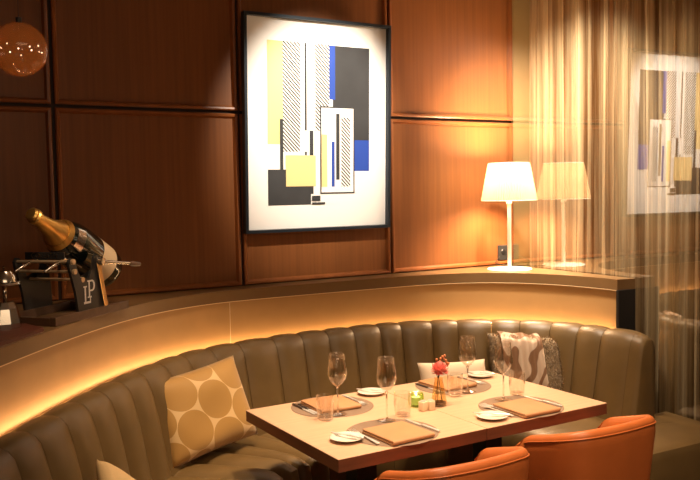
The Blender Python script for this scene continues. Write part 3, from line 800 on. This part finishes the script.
def knife(L=.215, m='steel', handle='steel'):
    t = thing('table_knife', 'x', 'knife', (0, 0, 0), 0, 'steel table knives')
    bm = bmesh.new(); pts = [(-.004, .0), (-.0085, .02), (-.009, L*.32), (-.006, L*.47), (.0, L*.53), (.0045, L*.5), (.0045, 0)]
    prism(bm, pts, .0015, .0035); link('blade', bm, M[m], t)
    bm = bmesh.new(); box(bm, -.006, .006, -L*.47, .004, .0, .007, bev=.0028, seg=3); link('handle', bm, M[handle], t, smooth=True, angle=50)
    return t
def fork(L=.20):
    t = thing('table_fork', 'x', 'fork', (0, 0, 0), 0, 'steel table forks')
    bm = bmesh.new(); rows = []
    for y, z, w in ((-L*.5, .003, .006), (-L*.48, .004, .0075), (-L*.1, .005, .004), (L*.18, .005, .0025), (L*.24, .005, .008), (L*.30, .0035, .0125), (L*.34, .003, .0125)):
        rows.append([(-w, y, z), (w, y, z), (w, y, z+.0025), (-w, y, z+.0025)])
    vs = strip(bm, rows, close=True); bm.faces.new(vs[0]); bm.faces.new(vs[-1])
    link('handle', bm, M['steel'], t)
    bm = bmesh.new()
    for q in range(4):
        x = -.0107+q*.00715; tube(bm, [(x, L*.335, .0042), (x, L*.42, .0042), (x*.95, L*.5, .0075)], [.0016, .0016, .0009], 6)
    link('tines', bm, M['steel'], t); return t
kn, fk = knife(), fork()
kd = knife(.20, 'steel', 'steel_dark'); kd['group'] = 'dark-handled table knives'
bk = knife(.15, 'steel', 'steel'); bk.name = 'butter_knife'; bk['group'] = 'butter knives on bread plates'
first = set()
def put(src, loc, rz, label):
    if src.name not in first:
        first.add(src.name); src.location = loc; src.rotation_euler = (0, 0, rz); src['label'] = label; return src
    return dup(src, loc, rz, label)
pos = {
 (0, 0): dict(nap=(1.677, 2.487, 2), gl=(1.753, 2.672), tu=(1.840, 2.690), pl=(1.494, 2.545, 22)),
 (0, 1): dict(nap=(1.678, 2.99, -2), gl=(1.638, 2.857), tu=(1.560, 2.822), pl=(1.933, 3.068, 35)),
 (1, 0): dict(nap=(2.302, 2.482, -1), gl=(2.334, 2.650), tu=(2.446, 2.690), pl=(2.112, 2.467, 40)),
 (1, 1): dict(nap=(2.300, 3.0, 2), gl=(2.299, 2.846), tu=(2.212, 2.826), pl=(2.547, 3.056, 30)),
}
for (i, k), P in pos.items():
    w = where[i, k]; cx, cy = SX[i], (SF, SB)[k]
    put(pm, (cx, cy, ZT), 0, 'round taupe placemat '+w)
    put(nk, (P['nap'][0], P['nap'][1], ZM+.0002), R(P['nap'][2]), 'folded tan napkin on the placemat '+w)
    put(wg, (*P['gl'], ZM+.0002), 0, 'long-stemmed empty wine glass '+w)
    put(tb, (*P['tu'], ZM+.0002), 0, 'clear water tumbler '+w)
    put(pt, (P['pl'][0], P['pl'][1], ZM+.0002), 0, 'white bread plate '+w)
    put(bk, (P['pl'][0]+.006, P['pl'][1]+.002, ZM+.0118), R(P['pl'][2]), 'butter knife lying across the bread plate '+w)
    if k == 0:
        put(fk, (cx-.125 if i == 0 else cx-.136, cy-.005, ZM), R(-2), 'steel fork left of the napkin '+w)
        put(kn, (cx+.138 if i == 0 else cx+.124, cy-.005, ZM), R(2), 'steel knife right of the napkin '+w)
        if i == 1: put(fk, (cx-.163+.055-.006, cy+.0, ZM), R(3), 'second steel fork beside the napkin '+w)
    else:
        put(kd, (cx-.128, cy+.02, ZM), R(180), 'dark-handled knife outermost '+w)
        put(kd, (cx-.112+.0, cy+.005, ZM), R(178), 'dark-handled knife next to the napkin '+w)
        put(fk, (cx+.120, cy+.02, ZM), R(180), 'steel fork beside the napkin '+w)

# flower vase
vz = thing('flower_vase', 'small amber glass vase standing in the middle of the tables', 'vase', (2.060, 2.742, ZT))
bm = bmesh.new(); lathe(bm, [(0, 0), (.030, 0), (.0338, .004), (.0338, .016), (.0315, .032), (.0215, .085), (.0168, .105), (.0178, .118), (.0166, .1182), (.0154, .105), (.0198, .085), (.0298, .032), (.0318, .016), (.030, .007), (0, .006)], 32); link('vase_body', bm, M['amber_vase'], vz, smooth=True)
bm = bmesh.new(); lathe(bm, [(0, 0), (.0298, .0), (.0305, .009), (0, .010)], 24); e = link('base', bm, M['rack_wood'], vz, smooth=True, angle=40); e.location.z = .0065; e['label'] = 'dark thick base of the vase'
fl = thing('flower', 'coral pink dahlia standing in the amber vase', 'flower', (2.060, 2.742, ZT+.016))
bm = bmesh.new(); tube(bm, [(.018, 0, 0), (.004, 0, .06), (-.002, -.004, .115)], .0016, 8); link('stem', bm, M['stem_green'], fl)
bm = bmesh.new(); rnd = random.Random(3); ctr = Vector((-.0, -.008, .134))
for k in range(90):
    zz = 1-1.75*(k+.5)/90; a = k*2.39996; rr = math.sqrt(max(0, 1-zz*zz))
    d = Vector((math.cos(a)*rr, math.sin(a)*rr, zz)); s_ = d.cross(Vector((0, 0, 1))).normalized(); n_ = s_.cross(d).normalized()
    d = (d+n_*.25).normalized(); rad = rnd.uniform(.033, .038)
    rows = []
    for tt, w_, lift in ((.3, .003, 0), (.62, .0072, -.001), (.86, .0078, .001), (1, .0035, .005)):
        c_ = ctr+d*rad*tt+n_*lift; rows.append([c_-s_*w_+n_*.0025, c_, c_+s_*w_+n_*.0025])
    strip(bm, rows)
link('bloom', bm, M['petal'], fl)
be = thing('berry_sprig', 'sprig of orange-brown berries beside the coral flower', 'flower', (2.060, 2.742, ZT+.016))
bm = bmesh.new(); st = [[(-.018, 0, 0), (.0, .004, .1), (.012, .004, .165)], [(.0, .01, 0), (.002, .006, .1), (.036, -.01, .16)], [(.002, .006, .1), (.022, 0, .185)], [(.002, .006, .1), (-.006, .004, .175)], [(-.0, .006, .1), (-.026, .01, .165)]]
for q in st: tube(bm, q, .0011, 6)
link('stem', bm, M['stem_green'], be)
for (x, y, z) in ((.012, .004, .168), (.022, 0, .188), (.030, -.004, .192), (.036, -.010, .162), (.040, -.008, .150), (.028, -.002, .178), (-.006, .004, .178), (.015, .004, .180), (.033, -.008, .172), (.044, -.01, .158)):
    bm = bmesh.new(); bmesh.ops.create_uvsphere(bm, u_segments=10, v_segments=8, radius=.0058); link('berry', bm, M['berry'], be, smooth=True, loc=(x, y, z))
# salt and pepper
for (x, y, r_, lb) in ((1.957, 2.712, 8, 'cream ceramic shaker nearer the green votive'), (1.991, 2.706, 0, 'cream ceramic shaker nearer the amber vase')):
    t = thing('shaker', lb, 'shaker', (x, y, ZT), R(r_), 'salt and pepper shakers')
    bm = bmesh.new(); box(bm, -.0145, .0145, -.0145, .0145, 0, .040, bev=.004, seg=3); link('body', bm, M['cream_ceramic'], t, smooth=True, angle=50)
    bm = bmesh.new(); lathe(bm, [(.011, .0), (.011, .003), (.0, .004)], 16); e = link('lid', bm, M['steel'], t, smooth=True, angle=40); e.location.z = .040
# votive
vt = thing('votive_holder', 'green ribbed glass votive holder beside the cream shakers', 'candle holder', (1.975, 2.787, ZT))
bm = bmesh.new(); rows = []
for r_, z in ((.020, .0), (.029, .004), (.0325, .02), (.0325, .04), (.029, .056), (.0255, .058), (.0285, .04), (.0285, .02), (.024, .008)):
    rows.append([((r_+.0016*math.cos(k*PI/2*1.0))*math.cos(2*PI*k/56), (r_+.0016*math.cos(k*PI/2))*math.sin(2*PI*k/56), z) for k in range(56)])
vs = strip(bm, rows, close=True); bm.faces.new(vs[0]); bm.faces.new(vs[-1]); link('glass', bm, M['green_glass'], vt, smooth=True)
bm = bmesh.new(); lathe(bm, [(0, .0), (.019, .0), (.019, .030), (.0, .030)], 24); cd_ = link('candle', bm, M['wax'], vt, smooth=True, angle=40); cd_.location.z = .0095
bm = bmesh.new(); lathe(bm, [(0, .0), (.0035, .004), (.004, .008), (.0, .018)], 10); fm_ = link('flame', bm, M['bulb'], cd_, smooth=True); fm_.location.z = .034

# ------------------------------------------------------------------ lights of the room
def spot(loc, tgt, energy, size, blend, col, rad=.03, fixture=None):
    l = bpy.data.lights.new('spot', 'SPOT'); l.energy = energy; l.spot_size = R(size); l.spot_blend = blend; l.color = col; l.shadow_soft_size = rad
    o = bpy.data.objects.new('ceiling_spot', l); C.objects.link(o); o.location = loc
    o.rotation_mode = 'QUATERNION'; o.rotation_quaternion = (Vector(tgt)-Vector(loc)).to_track_quat('-Z', 'Y'); return o
WARM = (1, .72, .46); NEUT = (1, .86, .70)
spot((2.33, 2.75, ZC-.06), (2.317, 4.19, 2.04), 330, 45, .75, NEUT, .03)       # picture light
spot((1.75, 2.55, ZC-.06), (1.75, 2.72, .75), 205, 62, .7, WARM, .05)          # over the tables
spot((2.45, 2.65, ZC-.06), (2.40, 2.75, .75), 205, 62, .7, WARM, .05)
spot((1.15, 2.7, ZC-.06), (1.30, 3.2, .6), 105, 60, .8, WARM, .05)
spot((.55, 2.5, ZC-.06), (.85, 3.62, 1.42), 70, 26, .9, WARM, .04)  # added spot, brightens the bottle's foil and the rack
spot((1.6, .9, ZC-.06), (2.1, 2.2, .6), 150, 55, .8, WARM, .05)
spot((3.0, 3.35, ZC-.06), (3.93, 3.85, 1.6), 540, 80, .9, NEUT, .05)
spot((2.9, 2.7, ZC-.06), (3.93, 3.2, 1.4), 115, 75, .9, WARM, .05)
def area(loc, tgt, energy, sx, sy, col):
    l = bpy.data.lights.new('panel', 'AREA'); l.energy = energy; l.shape = 'RECTANGLE'; l.size = sx; l.size_y = sy; l.color = col
    o = bpy.data.objects.new('ceiling_glow', l); C.objects.link(o); o.location = loc; o.rotation_mode = 'QUATERNION'
    o.rotation_quaternion = (Vector(tgt)-Vector(loc)).to_track_quat('-Z', 'Y'); return o
area((.6, -.6, ZC-.05), (.9, .6, 0), 52, 2.4, 2.0, WARM)
pl_ = bpy.data.lights.new('lamp_bulb', 'POINT'); pl_.energy = 120; pl_.color = (1, .68, .40); pl_.shadow_soft_size = .075
po = bpy.data.objects.new('lamp_bulb_light', pl_); C.objects.link(po); po.location = (lx, ly, ZL+.57)

pl2 = bpy.data.lights.new('fill_point', 'POINT'); pl2.energy = 20; pl2.color = WARM; pl2.shadow_soft_size = .3  # added fill behind the camera, reaches under the table and the chair backs
po2 = bpy.data.objects.new('fill_point_light', pl2); C.objects.link(po2); po2.location = (.5, -1.5, 1.5)

w = bpy.data.worlds.new('world'); bpy.context.scene.world = w; w.use_nodes = True
w.node_tree.nodes['Background'].inputs[0].default_value = (.02, .012, .008, 1); w.node_tree.nodes['Background'].inputs[1].default_value = .3
sc_ = bpy.context.scene
sc_.view_settings.view_transform = 'Standard'; sc_.view_settings.look = 'None'; sc_.view_settings.exposure = 0.0; sc_.view_settings.gamma = 1
sc_.view_settings.use_curve_mapping = False
sc_.cycles.use_denoising = True
sc_.cycles.max_bounces = 14; sc_.cycles.transparent_max_bounces = 24; sc_.cycles.diffuse_bounces = 4; sc_.cycles.caustics_refractive = False
sc_.cycles.sample_clamp_indirect = 6
